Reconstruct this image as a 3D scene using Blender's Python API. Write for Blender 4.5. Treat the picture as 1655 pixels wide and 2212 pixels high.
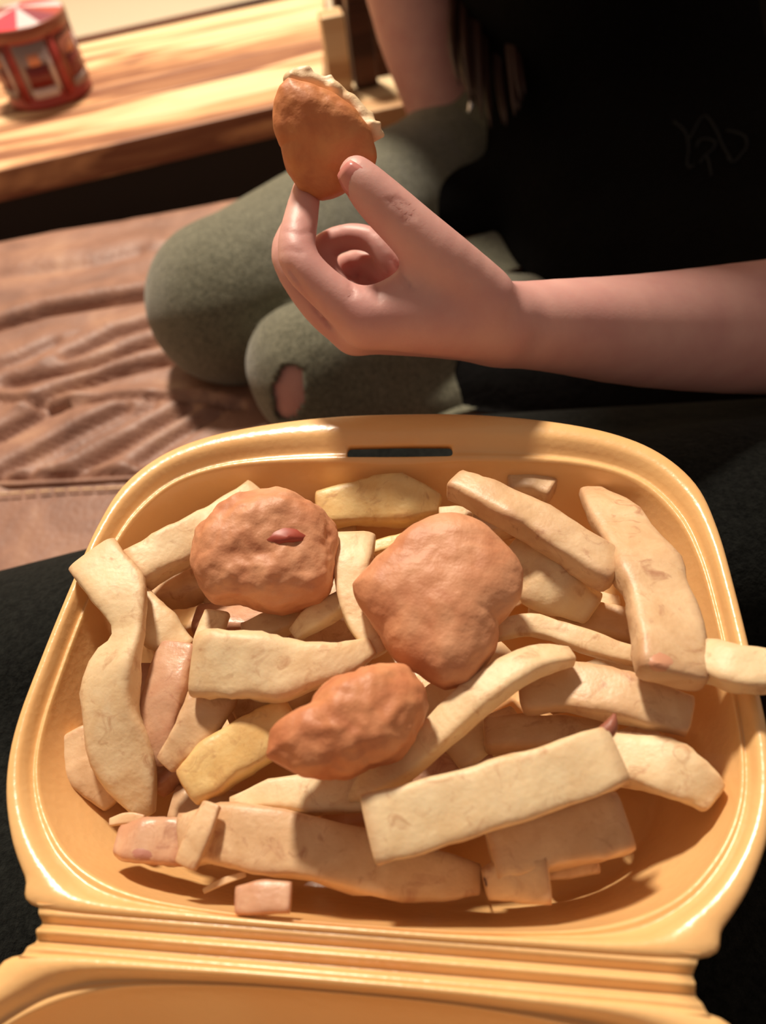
import bpy, bmesh, math, random
import numpy as np
from mathutils import Vector, Matrix, noise
from mathutils.bvhtree import BVHTree

for o in list(bpy.data.objects): bpy.data.objects.remove(o)
SC = bpy.context.scene
COL = SC.collection
random.seed(7)

# ------------------------------------------------------------------ camera
F = 1660.0; CX, CY = 827.5, 1106.0                 # focal length and centre in pixels of 1655x2212
d1 = np.array([206, -2044, 1660.]); d1 /= np.linalg.norm(d1)
EX = np.array([12087, 13, -1660.]); EX /= np.linalg.norm(EX)
EY = d1 - EX*d1.dot(EX); EY /= np.linalg.norm(EY)
EZ = np.cross(EX, EY)
RM = np.stack([EX, EY, EZ])                         # camera axes (right, down, forward) -> world
CAM = np.array([0.0300625, -0.11285, 0.185])        # 18 cm above the rim of the food box
cd = bpy.data.cameras.new('camera'); cam = bpy.data.objects.new('camera', cd); COL.objects.link(cam)
r_, u_, b_ = RM[:, 0], -RM[:, 1], -RM[:, 2]
cam.matrix_world = Matrix(((r_[0], u_[0], b_[0], CAM[0]), (r_[1], u_[1], b_[1], CAM[1]), (r_[2], u_[2], b_[2], CAM[2]), (0, 0, 0, 1)))
cd.sensor_fit = 'HORIZONTAL'; cd.sensor_width = 36; cd.lens = F/1655*36
cd.clip_start = 0.005; cd.clip_end = 50
cd.dof.use_dof = True; cd.dof.focus_distance = 0.232; cd.dof.aperture_fstop = 12.5
SC.camera = cam

# ------------------------------------------------------------------ world, lamps, exposure
SC.view_settings.view_transform = 'Standard'; SC.view_settings.look = 'None'
SC.view_settings.exposure = 0.0; SC.view_settings.gamma = 1; SC.view_settings.use_curve_mapping = False
wd = bpy.data.worlds.new('world'); SC.world = wd; wd.use_nodes = True
wd.node_tree.nodes['Background'].inputs[0].default_value = (1.0, 0.74, 0.58, 1)
wd.node_tree.nodes['Background'].inputs[1].default_value = 0.27
lamp = bpy.data.lights.new('ceiling_bulb', 'POINT'); lamp.energy = 232; lamp.color = (1.0, 0.86, 0.69); lamp.shadow_soft_size = 0.11
lamp_o = bpy.data.objects.new('ceiling_bulb', lamp); COL.objects.link(lamp_o); lamp_o.location = (-0.45, 1.22, 1.50)

# ------------------------------------------------------------------ helpers
def W(x, y, dep):
    """world point seen at photo pixel (x, y) standing dep metres in front of the lens"""
    return Vector(CAM + RM @ (np.array([x-CX, y-CY, F])*dep/F))
def Pz(x, y, z):
    """world point seen at photo pixel (x, y) lying at height z"""
    r = RM @ np.array([x-CX, y-CY, F]); t = (z-CAM[2])/r[2]
    return Vector(CAM + r*t)
def proj(p):
    c = RM.T @ (np.array(p)-CAM); return c[0]/c[2]*F+CX, c[1]/c[2]*F+CY, c[2]
def lin(r, g, b):
    return tuple(((v/255+0.055)/1.055)**2.4 if v/255 > 0.04045 else v/255/12.92 for v in (r, g, b)) + (1,)
def link(name, me, m=None, parent=None, smooth=True):
    o = bpy.data.objects.new(name, me); COL.objects.link(o)
    if m and not me.materials: me.materials.append(m)
    if smooth and len(me.polygons): me.polygons.foreach_set('use_smooth', [True]*len(me.polygons))
    if parent: o.parent = parent
    return o
def empty(name, loc=(0, 0, 0), rz=0):
    o = bpy.data.objects.new(name, None); COL.objects.link(o); o.location = loc; o.rotation_euler.z = rz
    o.empty_display_size = 0.02; return o
def tag(o, label=None, cat=None, group=None, kind=None):
    if label: o['label'] = label
    if cat: o['category'] = cat
    if group: o['group'] = group
    if kind: o['kind'] = kind
    return o
def frompy(name, v, f):
    me = bpy.data.meshes.new(name); me.from_pydata([tuple(p) for p in v], [], f); me.update(); return me
def bm_mesh(name, bm):
    bmesh.ops.recalc_face_normals(bm, faces=bm.faces)
    me = bpy.data.meshes.new(name); bm.to_mesh(me); bm.free(); return me
def box_bm(bm, lo, hi, bev=0.0, seg=2):
    r = bmesh.ops.create_cube(bm, size=1)
    for v in r['verts']:
        v.co = Vector([(lo[i]+hi[i])/2 + v.co[i]*(hi[i]-lo[i]) for i in range(3)])
    if bev > 0:
        es = list({e for v in r['verts'] for e in v.link_edges})
        bmesh.ops.bevel(bm, geom=es, offset=bev, segments=seg, profile=0.5, affect='EDGES')
def boxm(name, lo, hi, bev=0.0):
    bm = bmesh.new(); box_bm(bm, lo, hi, bev); return bm_mesh(name, bm)
def catmull(P, n):
    P = [np.array(p, float) for p in P]; out = []
    Q = [2*P[0]-P[1]] + P + [2*P[-1]-P[-2]]
    for k in range(n):
        s = k/(n-1)*(len(P)-1); i = min(int(s), len(P)-2); t = s-i
        a, b, c, d = Q[i], Q[i+1], Q[i+2], Q[i+3]
        out.append(0.5*((2*b)+(c-a)*t+(2*a-5*b+4*c-d)*t*t+(3*b-a-3*c+d)*t**3))
    return out
def tube(name, pts, rad, seg=8):
    pts = [Vector(p) for p in pts]; v = []; f = []; n = len(pts)
    if not hasattr(rad, '__len__'): rad = [rad]*n
    for i, p in enumerate(pts):
        t = (pts[min(i+1, n-1)]-pts[max(i-1, 0)]).normalized()
        a = t.orthogonal().normalized() if i == 0 else (a - t*a.dot(t)).normalized()
        b = t.cross(a)
        for k in range(seg):
            q = 2*math.pi*k/seg; v.append(p+(a*math.cos(q)+b*math.sin(q))*rad[i])
    for i in range(n-1):
        for k in range(seg): f.append((i*seg+k, i*seg+(k+1) % seg, (i+1)*seg+(k+1) % seg, (i+1)*seg+k))
    f.append(tuple(range(seg))[::-1]); f.append(tuple(range((n-1)*seg, n*seg)))
    return frompy(name, v, f)

# --- implicit surfaces: smooth union of tapered capsules, meshed with surface nets
def surface_nets(f, org, h):
    nx, ny, nz = f.shape; ins = f < 0
    c = (nx-1, ny-1, nz-1); acc = np.zeros(c+(3,)); cnt = np.zeros(c)
    cor = [(i, j, k) for i in (0, 1) for j in (0, 1) for k in (0, 1)]
    sl = lambda o: tuple(slice(o[a], o[a]+c[a]) for a in range(3))
    for a in cor:
        for ax in range(3):
            if a[ax]: continue
            b = list(a); b[ax] = 1
            fa, fb = f[sl(a)], f[sl(b)]; m = (ins[sl(a)] != ins[sl(b)])
            t = np.where(m, fa/np.where(m, fa-fb, 1), 0)
            for x in range(3): acc[..., x] += np.where(m, a[x]+(t if x == ax else 0), 0)
            cnt += m
    act = cnt > 0; idx = -np.ones(c, int); idx[act] = np.arange(act.sum())
    g = np.argwhere(act); V = (g + acc[act]/cnt[act][:, None])*h + np.array(org)
    Fs = []
    for ax in range(3):
        u, v = (ax+1) % 3, (ax+2) % 3
        s0 = [slice(None)]*3; s1 = [slice(None)]*3; s0[ax] = slice(0, -1); s1[ax] = slice(1, None)
        m = ins[tuple(s0)] != ins[tuple(s1)]
        p = np.argwhere(m); p = p[(p[:, u] > 0) & (p[:, v] > 0) & (p[:, u] < c[u]) & (p[:, v] < c[v])]
        if not len(p): continue
        def cell(du, dv):
            q = p.copy(); q[:, u] -= du; q[:, v] -= dv; return idx[q[:, 0], q[:, 1], q[:, 2]]
        q = np.stack([cell(1, 1), cell(0, 1), cell(0, 0), cell(1, 0)], 1)
        fl = ~ins[p[:, 0], p[:, 1], p[:, 2]]; q[fl] = q[fl][:, ::-1]; Fs.append(q)
    return V, np.concatenate(Fs)
def caps_sdf(chains, k_in, k_out, h, pad=0.01):
    """chains: lists of (point, radius); returns vertices, quads"""
    lo = np.min([np.array(p)-r for c in chains for p, r in c], 0)-pad
    hi = np.max([np.array(p)+r for c in chains for p, r in c], 0)+pad
    n = np.ceil((hi-lo)/h).astype(int)+1
    X, Y, Z = [lo[i]+h*np.arange(n[i]) for i in range(3)]
    G = np.full(tuple(n), 1.0)
    def smin(a, b, k):
        q = np.clip(0.5+0.5*(b-a)/k, 0, 1); return b+(a-b)*q-k*q*(1-q)
    for c in chains:
        L = np.min([np.array(p)-r for p, r in c], 0)-0.03; H = np.max([np.array(p)+r for p, r in c], 0)+0.03
        i0 = np.maximum(((L-lo)/h).astype(int), 0); i1 = np.minimum(((H-lo)/h).astype(int)+2, n)
        s = tuple(slice(a, b) for a, b in zip(i0, i1))
        P = np.stack(np.meshgrid(X[s[0]], Y[s[1]], Z[s[2]], indexing='ij'), -1)
        D = None
        if len(c) > 2:
            q_ = catmull([list(p)+[r] for p, r in c], (len(c)-1)*3+1); c = [(tuple(x[:3]), x[3]) for x in q_]
        for (a, ra), (b, rb) in zip(c[:-1], c[1:]):
            a = np.array(a); b = np.array(b); ab = b-a
            t = np.clip(((P-a) @ ab)/max(ab @ ab, 1e-12), 0, 1)
            e = np.linalg.norm(P-a-t[..., None]*ab, axis=-1)-(ra+(rb-ra)*t)
            D = e if D is None else np.minimum(D, e)
        G[s] = smin(G[s], D, k_out)
    return surface_nets(G, lo, h)
def sdf_mesh(name, chains, k_in, k_out, h):
    V, Q = caps_sdf(chains, k_in, k_out, h); return frompy(name, V.tolist(), Q.tolist())
def PX(*pts):
    """chain given as (pixel x, pixel y, distance, radius in pixels)"""
    return [(tuple(W(x, y, d)), r*d/F) for x, y, d, r in pts]

# --- materials
def mat(name, col, rough=0.6, spec=0.5, build=None, **kw):
    m = bpy.data.materials.new(name); m.use_nodes = True
    nt = m.node_tree; b = nt.nodes['Principled BSDF']
    b.inputs['Base Color'].default_value = col; b.inputs['Roughness'].default_value = rough
    b.inputs['Specular IOR Level'].default_value = spec
    for k, v in kw.items(): b.inputs[k.replace('_', ' ')].default_value = v
    if build: build(nt, b)
    return m
def N(nt, t, **kw):
    n = nt.nodes.new(t)
    for k, v in kw.items():
        if k in n.inputs: n.inputs[k].default_value = v
        else: setattr(n, k, v)
    return n
def coords(nt, scale=(1, 1, 1), rot=(0, 0, 0)):
    tc = N(nt, 'ShaderNodeTexCoord'); mp = N(nt, 'ShaderNodeMapping')
    mp.inputs['Scale'].default_value = scale; mp.inputs['Rotation'].default_value = rot
    nt.links.new(tc.outputs['Object'], mp.inputs[0]); return mp.outputs[0]
def ramp(nt, src, stops):
    r = N(nt, 'ShaderNodeValToRGB'); e = r.color_ramp.elements
    while len(e) < len(stops): e.new(0.5)
    for i, (p, c) in enumerate(stops): e[i].position = p; e[i].color = c
    nt.links.new(src, r.inputs[0]); return r.outputs[0]
def noise_n(nt, vec, scale, detail=4, rough=0.55, dist=0.0):
    n = N(nt, 'ShaderNodeTexNoise'); n.inputs['Scale'].default_value = scale; n.inputs['Detail'].default_value = detail
    n.inputs['Roughness'].default_value = rough; n.inputs['Distortion'].default_value = dist
    nt.links.new(vec, n.inputs['Vector']); return n.outputs['Fac']
def bump(nt, b, h, strength, dist, prev=None):
    n = N(nt, 'ShaderNodeBump'); n.inputs['Strength'].default_value = strength; n.inputs['Distance'].default_value = dist
    nt.links.new(h, n.inputs['Height'])
    if prev: nt.links.new(prev, n.inputs['Normal'])
    nt.links.new(n.outputs[0], b.inputs['Normal']); return n.outputs[0]
def mixc(nt, fac, a, b_):
    m = N(nt, 'ShaderNodeMix', data_type='RGBA')
    if isinstance(fac, float): m.inputs[0].default_value = fac
    else: nt.links.new(fac, m.inputs[0])
    for s, v in ((6, a), (7, b_)):
        if isinstance(v, tuple): m.inputs[s].default_value = v
        else: nt.links.new(v, m.inputs[s])
    return m.outputs[2]

def foam_nodes(nt, b):
    v = coords(nt); vo = N(nt, 'ShaderNodeTexVoronoi'); vo.inputs['Scale'].default_value = 420; nt.links.new(v, vo.inputs['Vector'])
    n1 = noise_n(nt, v, 900, 2); p = bump(nt, b, vo.outputs['Distance'], 0.10, 0.0006); bump(nt, b, n1, 0.10, 0.0004, p)
    c = ramp(nt, noise_n(nt, v, 30, 3), [(0.35, lin(236, 184, 122)), (0.7, lin(241, 194, 134))])
    nt.links.new(c, b.inputs['Base Color'])
M_FOAM = mat('yellow_foam', lin(236, 178, 100), 0.27, 0.75, foam_nodes, Subsurface_Weight=0.12, Subsurface_Radius=(0.006, 0.004, 0.002), Subsurface_Scale=1.0)

def chip_mat(name, cream, tan, brown, gloss):
    def bld(nt, b):
        v = coords(nt)
        oi = N(nt, 'ShaderNodeObjectInfo'); ad = N(nt, 'ShaderNodeVectorMath', operation='ADD')
        nt.links.new(v, ad.inputs[0]); nt.links.new(oi.outputs['Location'], ad.inputs[1]); v = ad.outputs[0]
        n = noise_n(nt, v, 90, 5, 0.6, 0.6)
        c = ramp(nt, n, [(0.36, cream), (0.62, tan)])
        n2 = noise_n(nt, v, 160, 4, 0.6, 1.0)
        f2 = ramp(nt, n2, [(0.56, (0, 0, 0, 1)), (0.76, (0.8, 0.8, 0.8, 1))])
        c = mixc(nt, f2, c, brown)
        ge = N(nt, 'ShaderNodeNewGeometry'); pe = ramp(nt, ge.outputs['Pointiness'], [(0.508, (0, 0, 0, 1)), (0.575, (0.6, 0.6, 0.6, 1))])
        c = mixc(nt, pe, c, brown); nt.links.new(c, b.inputs['Base Color'])
        p = bump(nt, b, noise_n(nt, v, 500, 4, 0.6), 0.16, 0.0008); bump(nt, b, noise_n(nt, v, 130, 3), 0.25, 0.002, p)
    return mat(name, cream, gloss, 0.5, bld, Subsurface_Weight=0.15, Subsurface_Radius=(0.004, 0.0022, 0.001), Subsurface_Scale=1.0)
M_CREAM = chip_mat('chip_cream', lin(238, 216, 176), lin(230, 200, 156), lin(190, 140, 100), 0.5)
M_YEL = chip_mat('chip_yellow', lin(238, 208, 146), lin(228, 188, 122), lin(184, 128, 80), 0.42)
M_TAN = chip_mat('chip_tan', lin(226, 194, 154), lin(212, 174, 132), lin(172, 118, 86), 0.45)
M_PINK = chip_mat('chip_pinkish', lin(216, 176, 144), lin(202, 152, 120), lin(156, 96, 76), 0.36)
M_BURN = mat('browned_skin', lin(92, 56, 42), 0.6)
def nug(name, a, b_, c_, fine=0.5):
    def bld(nt, b):
        v = coords(nt); c = ramp(nt, noise_n(nt, v, 70, 5, 0.6, 0.4), [(0.3, c_), (0.5, b_), (0.7, a)])
        nt.links.new(c, b.inputs['Base Color'])
        p = bump(nt, b, noise_n(nt, v, 420, 4, 0.6), fine*.45, 0.0009); bump(nt, b, noise_n(nt, v, 150, 3), 0.28, 0.002, p)
    return mat(name, b_, 0.52, 0.45, bld)
M_NUG = nug('nugget_batter', lin(216, 160, 122), lin(205, 143, 105), lin(188, 120, 84))
M_NUG2 = nug('nugget_batter_deep', lin(212, 150, 106), lin(199, 131, 90), lin(180, 108, 72))
M_NUGH = nug('nugget_batter_held', lin(214, 148, 92), lin(204, 130, 80), lin(186, 108, 64), 0.3)
M_SPOT = mat('red_batter_spot', lin(164, 72, 54), 0.45)
M_FLESH = nug('chicken_flesh', lin(246, 224, 190), lin(238, 206, 164), lin(222, 178, 130))
def skin_nodes(nt, b):
    v = coords(nt); c = ramp(nt, noise_n(nt, v, 45, 4), [(0.3, lin(202, 148, 142)), (0.7, lin(216, 168, 158))])
    nt.links.new(c, b.inputs['Base Color']); bump(nt, b, noise_n(nt, v, 900, 3), 0.10, 0.0006)
M_SKIN = mat('skin', lin(220, 160, 140), 0.48, 0.45, skin_nodes, Subsurface_Weight=0.25, Subsurface_Radius=(0.008, 0.003, 0.0018), Subsurface_Scale=1.0)
M_NAIL = mat('fingernail', lin(206, 132, 124), 0.25, 0.6)
def knit(name, a, b_, sc=700, sheen=0.35):
    def bld(nt, b):
        v = coords(nt); n = noise_n(nt, v, sc, 4, 0.7)
        c = ramp(nt, n, [(0.35, a), (0.65, b_)]); nt.links.new(c, b.inputs['Base Color'])
        p = bump(nt, b, n, 0.6, 0.0018); bump(nt, b, noise_n(nt, v, 22, 3), 0.4, 0.012, p)
    return mat(name, a, 0.95, 0.1, bld, Sheen_Weight=sheen)
M_LEG = knit('grey_green_knit', lin(82, 82, 68), lin(134, 132, 112), 520)
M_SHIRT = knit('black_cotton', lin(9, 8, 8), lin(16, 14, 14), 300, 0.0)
M_LAP = knit('dark_fleece', lin(13, 15, 14), lin(30, 32, 30), 420, 0.05)
M_PRINT = mat('faded_print', lin(44, 45, 46), 0.8, 0.2)
M_HAIR = mat('brown_hair', lin(62, 40, 32), 0.45, 0.5)
M_SILVER = mat('silver', (0.8, 0.78, 0.76, 1), 0.2, 0.5, Metallic=1.0)
def leather_nodes(nt, b):
    v = coords(nt); n = noise_n(nt, v, 18, 6, 0.62, 0.8)
    c = ramp(nt, n, [(0.30, lin(124, 88, 74)), (0.55, lin(152, 112, 94)), (0.75, lin(176, 136, 112))])
    nt.links.new(c, b.inputs['Base Color'])
    p = bump(nt, b, noise_n(nt, v, 60, 4, 0.6, 0.5), 0.25, 0.004)
    vo = N(nt, 'ShaderNodeTexVoronoi'); vo.inputs['Scale'].default_value = 260; nt.links.new(v, vo.inputs['Vector'])
    bump(nt, b, vo.outputs['Distance'], 0.25, 0.001, p)
M_LEATHER = mat('brown_leather', lin(140, 96, 76), 0.52, 0.45, leather_nodes)
M_THREAD = mat('tan_thread', lin(214, 178, 142), 0.8)
def wood(name, light, mid, dark, off, grain=1.0):
    def bld(nt, b):
        v = coords(nt, (2.0*grain, 17*grain, 17*grain)); mp = N(nt, 'ShaderNodeMapping'); mp.inputs['Location'].default_value = off
        nt.links.new(v, mp.inputs[0])
        n = noise_n(nt, mp.outputs[0], 1.0, 5, 0.55, 0.9)
        c = ramp(nt, n, [(0.42, dark), (0.48, mid), (0.56, light), (0.7, light)])
        n2 = noise_n(nt, mp.outputs[0], 5.0, 3, 0.5, 0.3); f = ramp(nt, n2, [(0.4, (0.25, 0.25, 0.25, 1)), (0.6, (0, 0, 0, 1))])
        nt.links.new(mixc(nt, f, c, mid), b.inputs['Base Color'])
    return mat(name, mid, 0.5, 0.35, bld)
WL, WM, WD = lin(242, 208, 162), lin(212, 158, 112), lin(134, 84, 60)
M_WOODS = [wood('pine_board', WL, WM, WD, (i*3.7, i*5.3, i*1.9)) for i in range(4)]
M_DKWOOD = wood('dark_wood', lin(104, 66, 48), lin(84, 52, 38), lin(58, 34, 26), (1, 2, 3))
M_PALEWOOD = wood('pale_wood', lin(240, 214, 172), lin(226, 192, 146), lin(190, 146, 104), (4, 2, 1))
def carpet_nodes(nt, b):
    v = coords(nt); n = noise_n(nt, v, 160, 4); nt.links.new(ramp(nt, n, [(0.3, lin(240, 228, 202)), (0.7, lin(250, 240, 218))]), b.inputs['Base Color'])
    bump(nt, b, n, 0.5, 0.004)
M_CARPET = mat('cream_carpet', lin(236, 222, 192), 0.95, 0.1, carpet_nodes)
def wall_nodes(nt, b):
    v = coords(nt); bump(nt, b, noise_n(nt, v, 60, 4), 0.15, 0.002)
M_WALL = mat('cream_plaster', lin(222, 204, 172), 0.9, 0.2, wall_nodes)

# ------------------------------------------------------------------ room
FZ = -0.60
fl = link('floor', boxm('floor', (-3.0, -2.2, FZ-0.05), (3.0, 3.4, FZ)), M_CARPET, smooth=False); tag(fl, kind='structure')
wb = link('wall_back', boxm('wall_back', (-3.0, 3.4, FZ-0.05), (3.0, 3.5, 1.9)), M_WALL, smooth=False); tag(wb, kind='structure')

wl = link('wall_left', boxm('wall_left', (-3.1, -2.2, FZ-0.05), (-3.0, 3.5, 1.9)), M_WALL, smooth=False); tag(wl, kind='structure')

# ------------------------------------------------------------------ sofa seat with creased leather
SEAT = -0.172
SA = math.radians(14); SO = Vector((-0.30, 0.533, 0))              # a point on the front edge, and its direction
su = Vector((math.cos(SA), math.sin(SA), 0)); sv = Vector((math.sin(SA), -math.cos(SA), 0))   # v runs back from the edge
creases = [  # pixel polyline, depth, width, bulge beside it
    ([(-60, 722), (0, 702), (97, 673), (213, 654), (362, 630), (420, 622)], .0085, .0060, .005),
    ([(150, 770), (184, 755), (251, 722), (377, 688), (420, 680)], .0050, .0060, .004),
    ([(20, 828), (58, 823), (193, 794), (290, 755), (372, 731), (420, 715)], .0065, .0055, .004),
    ([(90, 867), (111, 857), (242, 808), (396, 770), (440, 760)], .0065, .0050, .004),
    ([(-60, 850), (0, 862), (111, 879), (242, 862), (425, 864), (520, 880)], .0050, .0028, .002),
    ([(-60, 965), (0, 939), (97, 886), (130, 878)], .0060, .0050, .004),
    ([(-60, 1050), (0, 1021), (145, 944), (270, 884)], .0060, .0055, .004),
    ([(120, 1026), (159, 1016), (290, 953), (410, 881)], .0055, .0055, .004),
    ([(40, 1034), (90, 1000), (200, 940), (330, 880)], .0040, .0050, .003),
    ([(300, 1000), (370, 950), (470, 890)], .0040, .0050, .003),
    ([(-60, 600), (60, 590), (200, 570), (300, 545)], .0022, .0090, .003),
    ([(-60, 800), (0, 795), (40, 780), (120, 740)], .0030, .0050, .003),
    ([(-60, 1036), (0, 1037), (150, 1028), (320, 1026), (430, 1020)], .0045, .0030, .003)]
CR = [([np.array(Pz(x, y, SEAT))[:2] for x, y in pl], a, w, bl) for pl, a, w, bl in creases]
US = np.concatenate([np.linspace(-.9, -.32, 16)[:-1], np.linspace(-.32, .30, 190), np.linspace(.30, 1.2, 20)[1:]])
VS = np.concatenate([np.linspace(.0, .44, 150), np.linspace(.44, 1.0, 16)[1:]])
UU, VV = np.meshgrid(US, VS, indexing='ij')
XX = SO.x+su.x*UU+sv.x*VV; YY = SO.y+su.y*UU+sv.y*VV
ZZ = np.full(XX.shape, SEAT)
AC = np.zeros(XX.shape)
for pl, a, w, bl in CR:
    best = np.full(XX.shape, 9.0); sg = np.zeros(XX.shape)
    for p, q in zip(pl[:-1], pl[1:]):
        e = q-p; L = e @ e; t = np.clip(((XX-p[0])*e[0]+(YY-p[1])*e[1])/L, 0, 1)
        dx, dy = XX-p[0]-t*e[0], YY-p[1]-t*e[1]; dd = np.hypot(dx, dy); k = dd < best
        best = np.where(k, dd, best); sg = np.where(k, np.sign(e[0]*dy-e[1]*dx), sg)
    sd = best*sg
    end = np.clip(1-np.maximum(best-.03, 0)/.01, 0, 1)
    AC = AC+end*(-1.6*a*np.exp(-(sd/(.85*w))**2) + .8*bl*np.exp(-((sd-2.4*w)/(1.9*w))**2))
ZZ = ZZ+np.clip(AC, -.0115, .0055)
for i in range(XX.shape[0]):
    for j in range(XX.shape[1]):
        if US[i] > -.35 and US[i] < .32 and VS[j] < .46:
            ZZ[i, j] += 0.0025*noise.noise((XX[i, j]*12, YY[i, j]*20, 3)) + 0.0005*noise.noise((XX[i, j]*50, YY[i, j]*80, 1))
v = []; rows = []
rr = .030
ed = [(-rr*0.0, -0.30), (-rr, -0.28), (-rr, -rr*1.4), (-rr*.92, -rr*.75), (-rr*.7, -rr*.32), (-rr*.35, -rr*.08)]
for j, (dv, dz) in enumerate(ed):
    rows.append([len(v)+i for i in range(len(US))])
    for i, uu in enumerate(US):
        p = SO+su*uu+sv*(dv+.0); v.append((p.x, p.y, ZZ[i, 0]+dz + .0))
for j in range(len(VS)):
    rows.append([len(v)+i for i in range(len(US))])
    for i in range(len(US)): v.append((XX[i, j], YY[i, j], ZZ[i, j]))
f = [(a[i], a[i+1], b[i+1], b[i]) for a, b in zip(rows[:-1], rows[1:]) for i in range(len(US)-1)]
sofa = empty('sofa', (SO.x, SO.y, FZ)); tag(sofa, 'brown creased leather sofa seat beneath the kneeling legs', 'sofa')
def keep(o, par):           # parent without moving
    o.parent = par; o.matrix_parent_inverse = par.matrix_world.inverted() if par.matrix_world != Matrix() else Matrix.Translation(-Vector(par.location)); return o
bpy.context.view_layer.update()
keep(link('seat_cushion', frompy('seat_cushion', v, f), M_LEATHER), sofa)
bb = bmesh.new(); box_bm(bb, (-.9, -.98, FZ), (1.2, -.03, -.40), .02)
for vv in bb.verts:
    p = SO+su*vv.co.x+sv*(-vv.co.y); vv.co = (p.x, p.y, vv.co.z)
keep(link('sofa_base', bm_mesh('sofa_base', bb), M_LEATHER, smooth=False), sofa)
# piped seam and its row of stitches
sp = [Pz(x, y, SEAT+.001) for x, y in [(-120, 1045), (0, 1047), (120, 1043), (260, 1036), (420, 1028)]]
keep(link('seam_piping', tube('seam_piping', catmull(sp, 40), .0022), M_LEATHER), sofa)
st = catmull([Pz(x, y, SEAT+.0022) for x, y in [(-60, 1072), (0, 1070), (130, 1061), (250, 1056), (330, 1050)]], 18)
sme = tube('stitch', [(-.0042, 0, 0), (-.003, 0, .0008), (.003, 0, .0008), (.0042, 0, 0)], [.0004, .0009, .0009, .0004], 6)
for i in range(17):
    a, b = Vector(st[i]), Vector(st[i+1]); o = link('stitch', sme, M_THREAD); o.location = (a+b)/2
    o.rotation_euler.z = math.atan2(b.y-a.y, b.x-a.x); keep(o, sofa)

# ------------------------------------------------------------------ pine table
TZ = -0.16; TA = math.radians(21)
tab = empty('coffee_table', (-.44, .66, FZ), TA); tag(tab, 'pine plank coffee table with dark grain streaks', 'table')
# local: x along the table, y to its far side; right end at x = .32
h0 = TZ-FZ
wid = [.050, .060, .052, .064, .056, .052]; y0 = -.02
for i, w in enumerate(wid):
    pm = boxm('plank', (-.75, y0+.0008, h0-.032), (.310, y0+w-.0008, h0-(0, .0006)[i % 2]), .002)
    for q in pm.vertices:
        if q.co.x > 0: q.co.x += .24*q.co.y
    o = link('plank', pm, M_WOODS[i % 4], tab, smooth=False); y0 += w
link('gap_shade_panel', boxm('gap_shade_panel', (-.72, -.005, .0), (.285, .015, h0-.033), .002), mat('gap_shade_black', lin(26, 20, 18), .6), tab, False)  # black panel added so the gap under the table reads as shade
link('apron', boxm('apron', (-.72, y0-.06, h0-.085), (.28, y0-.035, h0-.033), .002), M_DKWOOD, tab, False)
link('edge_strip', boxm('edge_strip', (-.75, y0, h0-.034), (.310+.24*y0, y0+.014, h0+.004), .002), M_DKWOOD, tab, False)
for lx in (-.70, .225):
    for ly in (.03, y0-.09): link('leg', boxm('leg', (lx, ly, 0), (lx+.05, ly+.05, h0-.033), .003), M_DKWOOD, tab, False)

# wooden stand right of the table
stand = empty('wooden_stand', tuple(Pz(895, 222, TZ)[:2])+(FZ,), math.radians(17)); tag(stand, 'small dark wooden stand with pale upright post beside the table', 'stand')
link('shelf', boxm('shelf', (-.078, -.0, h0-.030), (.004, .082, h0), .002), M_PALEWOOD, stand, False)
link('post', boxm('post', (-.078, .054, h0+.0005), (-.054, .079, h0+.075), .002), M_PALEWOOD, stand, False)
link('post', boxm('post', (-.050, .056, h0+.0005), (-.026, .079, h0+.13), .002), M_DKWOOD, stand, False)
link('back_panel', boxm('back_panel', (-.052, .140, 0), (.10, .160, h0+.20), .002), M_DKWOOD, stand, False)
for lx in (-.075, -.03): link('leg', boxm('leg', (lx, .005, 0), (lx+.025, .03, h0-.030), .002), M_DKWOOD, stand, False)

# ------------------------------------------------------------------ carousel tin on the table
def lathe(name, prof, seg=64):
    v = []; f = []
    for r, z in prof:
        for k in range(seg): q = 2*math.pi*k/seg; v.append((r*math.cos(q), r*math.sin(q), z))
    for i in range(len(prof)-1):
        for k in range(seg): f.append((i*seg+k, i*seg+(k+1) % seg, (i+1)*seg+(k+1) % seg, (i+1)*seg+k))
    f.append(tuple(range(seg))[::-1]); f.append(tuple(range((len(prof)-1)*seg, len(prof)*seg)))
    return frompy(name, v, f)
def arc_panel(name, r, a0, a1, z0, z1, th=.0006, n=8):
    v = []; f = []
    for i in range(n+1):
        q = a0+(a1-a0)*i/n
        for rr_, z in ((r, z0), (r, z1), (r+th, z1), (r+th, z0)): v.append((rr_*math.cos(q), rr_*math.sin(q), z))
    for i in range(n):
        for k in range(4): f.append((i*4+k, i*4+(k+1) % 4, (i+1)*4+(k+1) % 4, (i+1)*4+k))
    f += [(3, 2, 1, 0), tuple(n*4+k for k in range(4))]
    return frompy(name, v, f)
def tinmat(name, c): return mat(name, c, 0.35, 0.5)
T_RED, T_DRED, T_BRN = tinmat('tin_red', lin(166, 62, 56)), tinmat('tin_dark_red', lin(118, 38, 34)), tinmat('tin_brown', lin(140, 78, 58))
T_PINK, T_WHITE, T_PUR = tinmat('tin_bright_red', lin(236, 64, 84)), tinmat('tin_white', lin(206, 190, 192)), tinmat('tin_purple', lin(128, 50, 70))
T_GRY, T_PEACH = tinmat('tin_grey', lin(150, 132, 130)), tinmat('tin_peach', lin(206, 138, 108))
tb = Pz(112, 203, TZ)
tin = empty('striped_tin', tb); tag(tin, 'round red tin with striped tent lid and picture panels, on the table', 'tin')
R0 = .0475; HT = .083
link('body', lathe('body', [(R0-.004, 0), (R0, .001), (R0+.0012, .003), (R0+.0012, .006), (R0, .008), (R0, HT-.010), (R0+.001, HT-.008)]), T_RED, tin)
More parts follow.
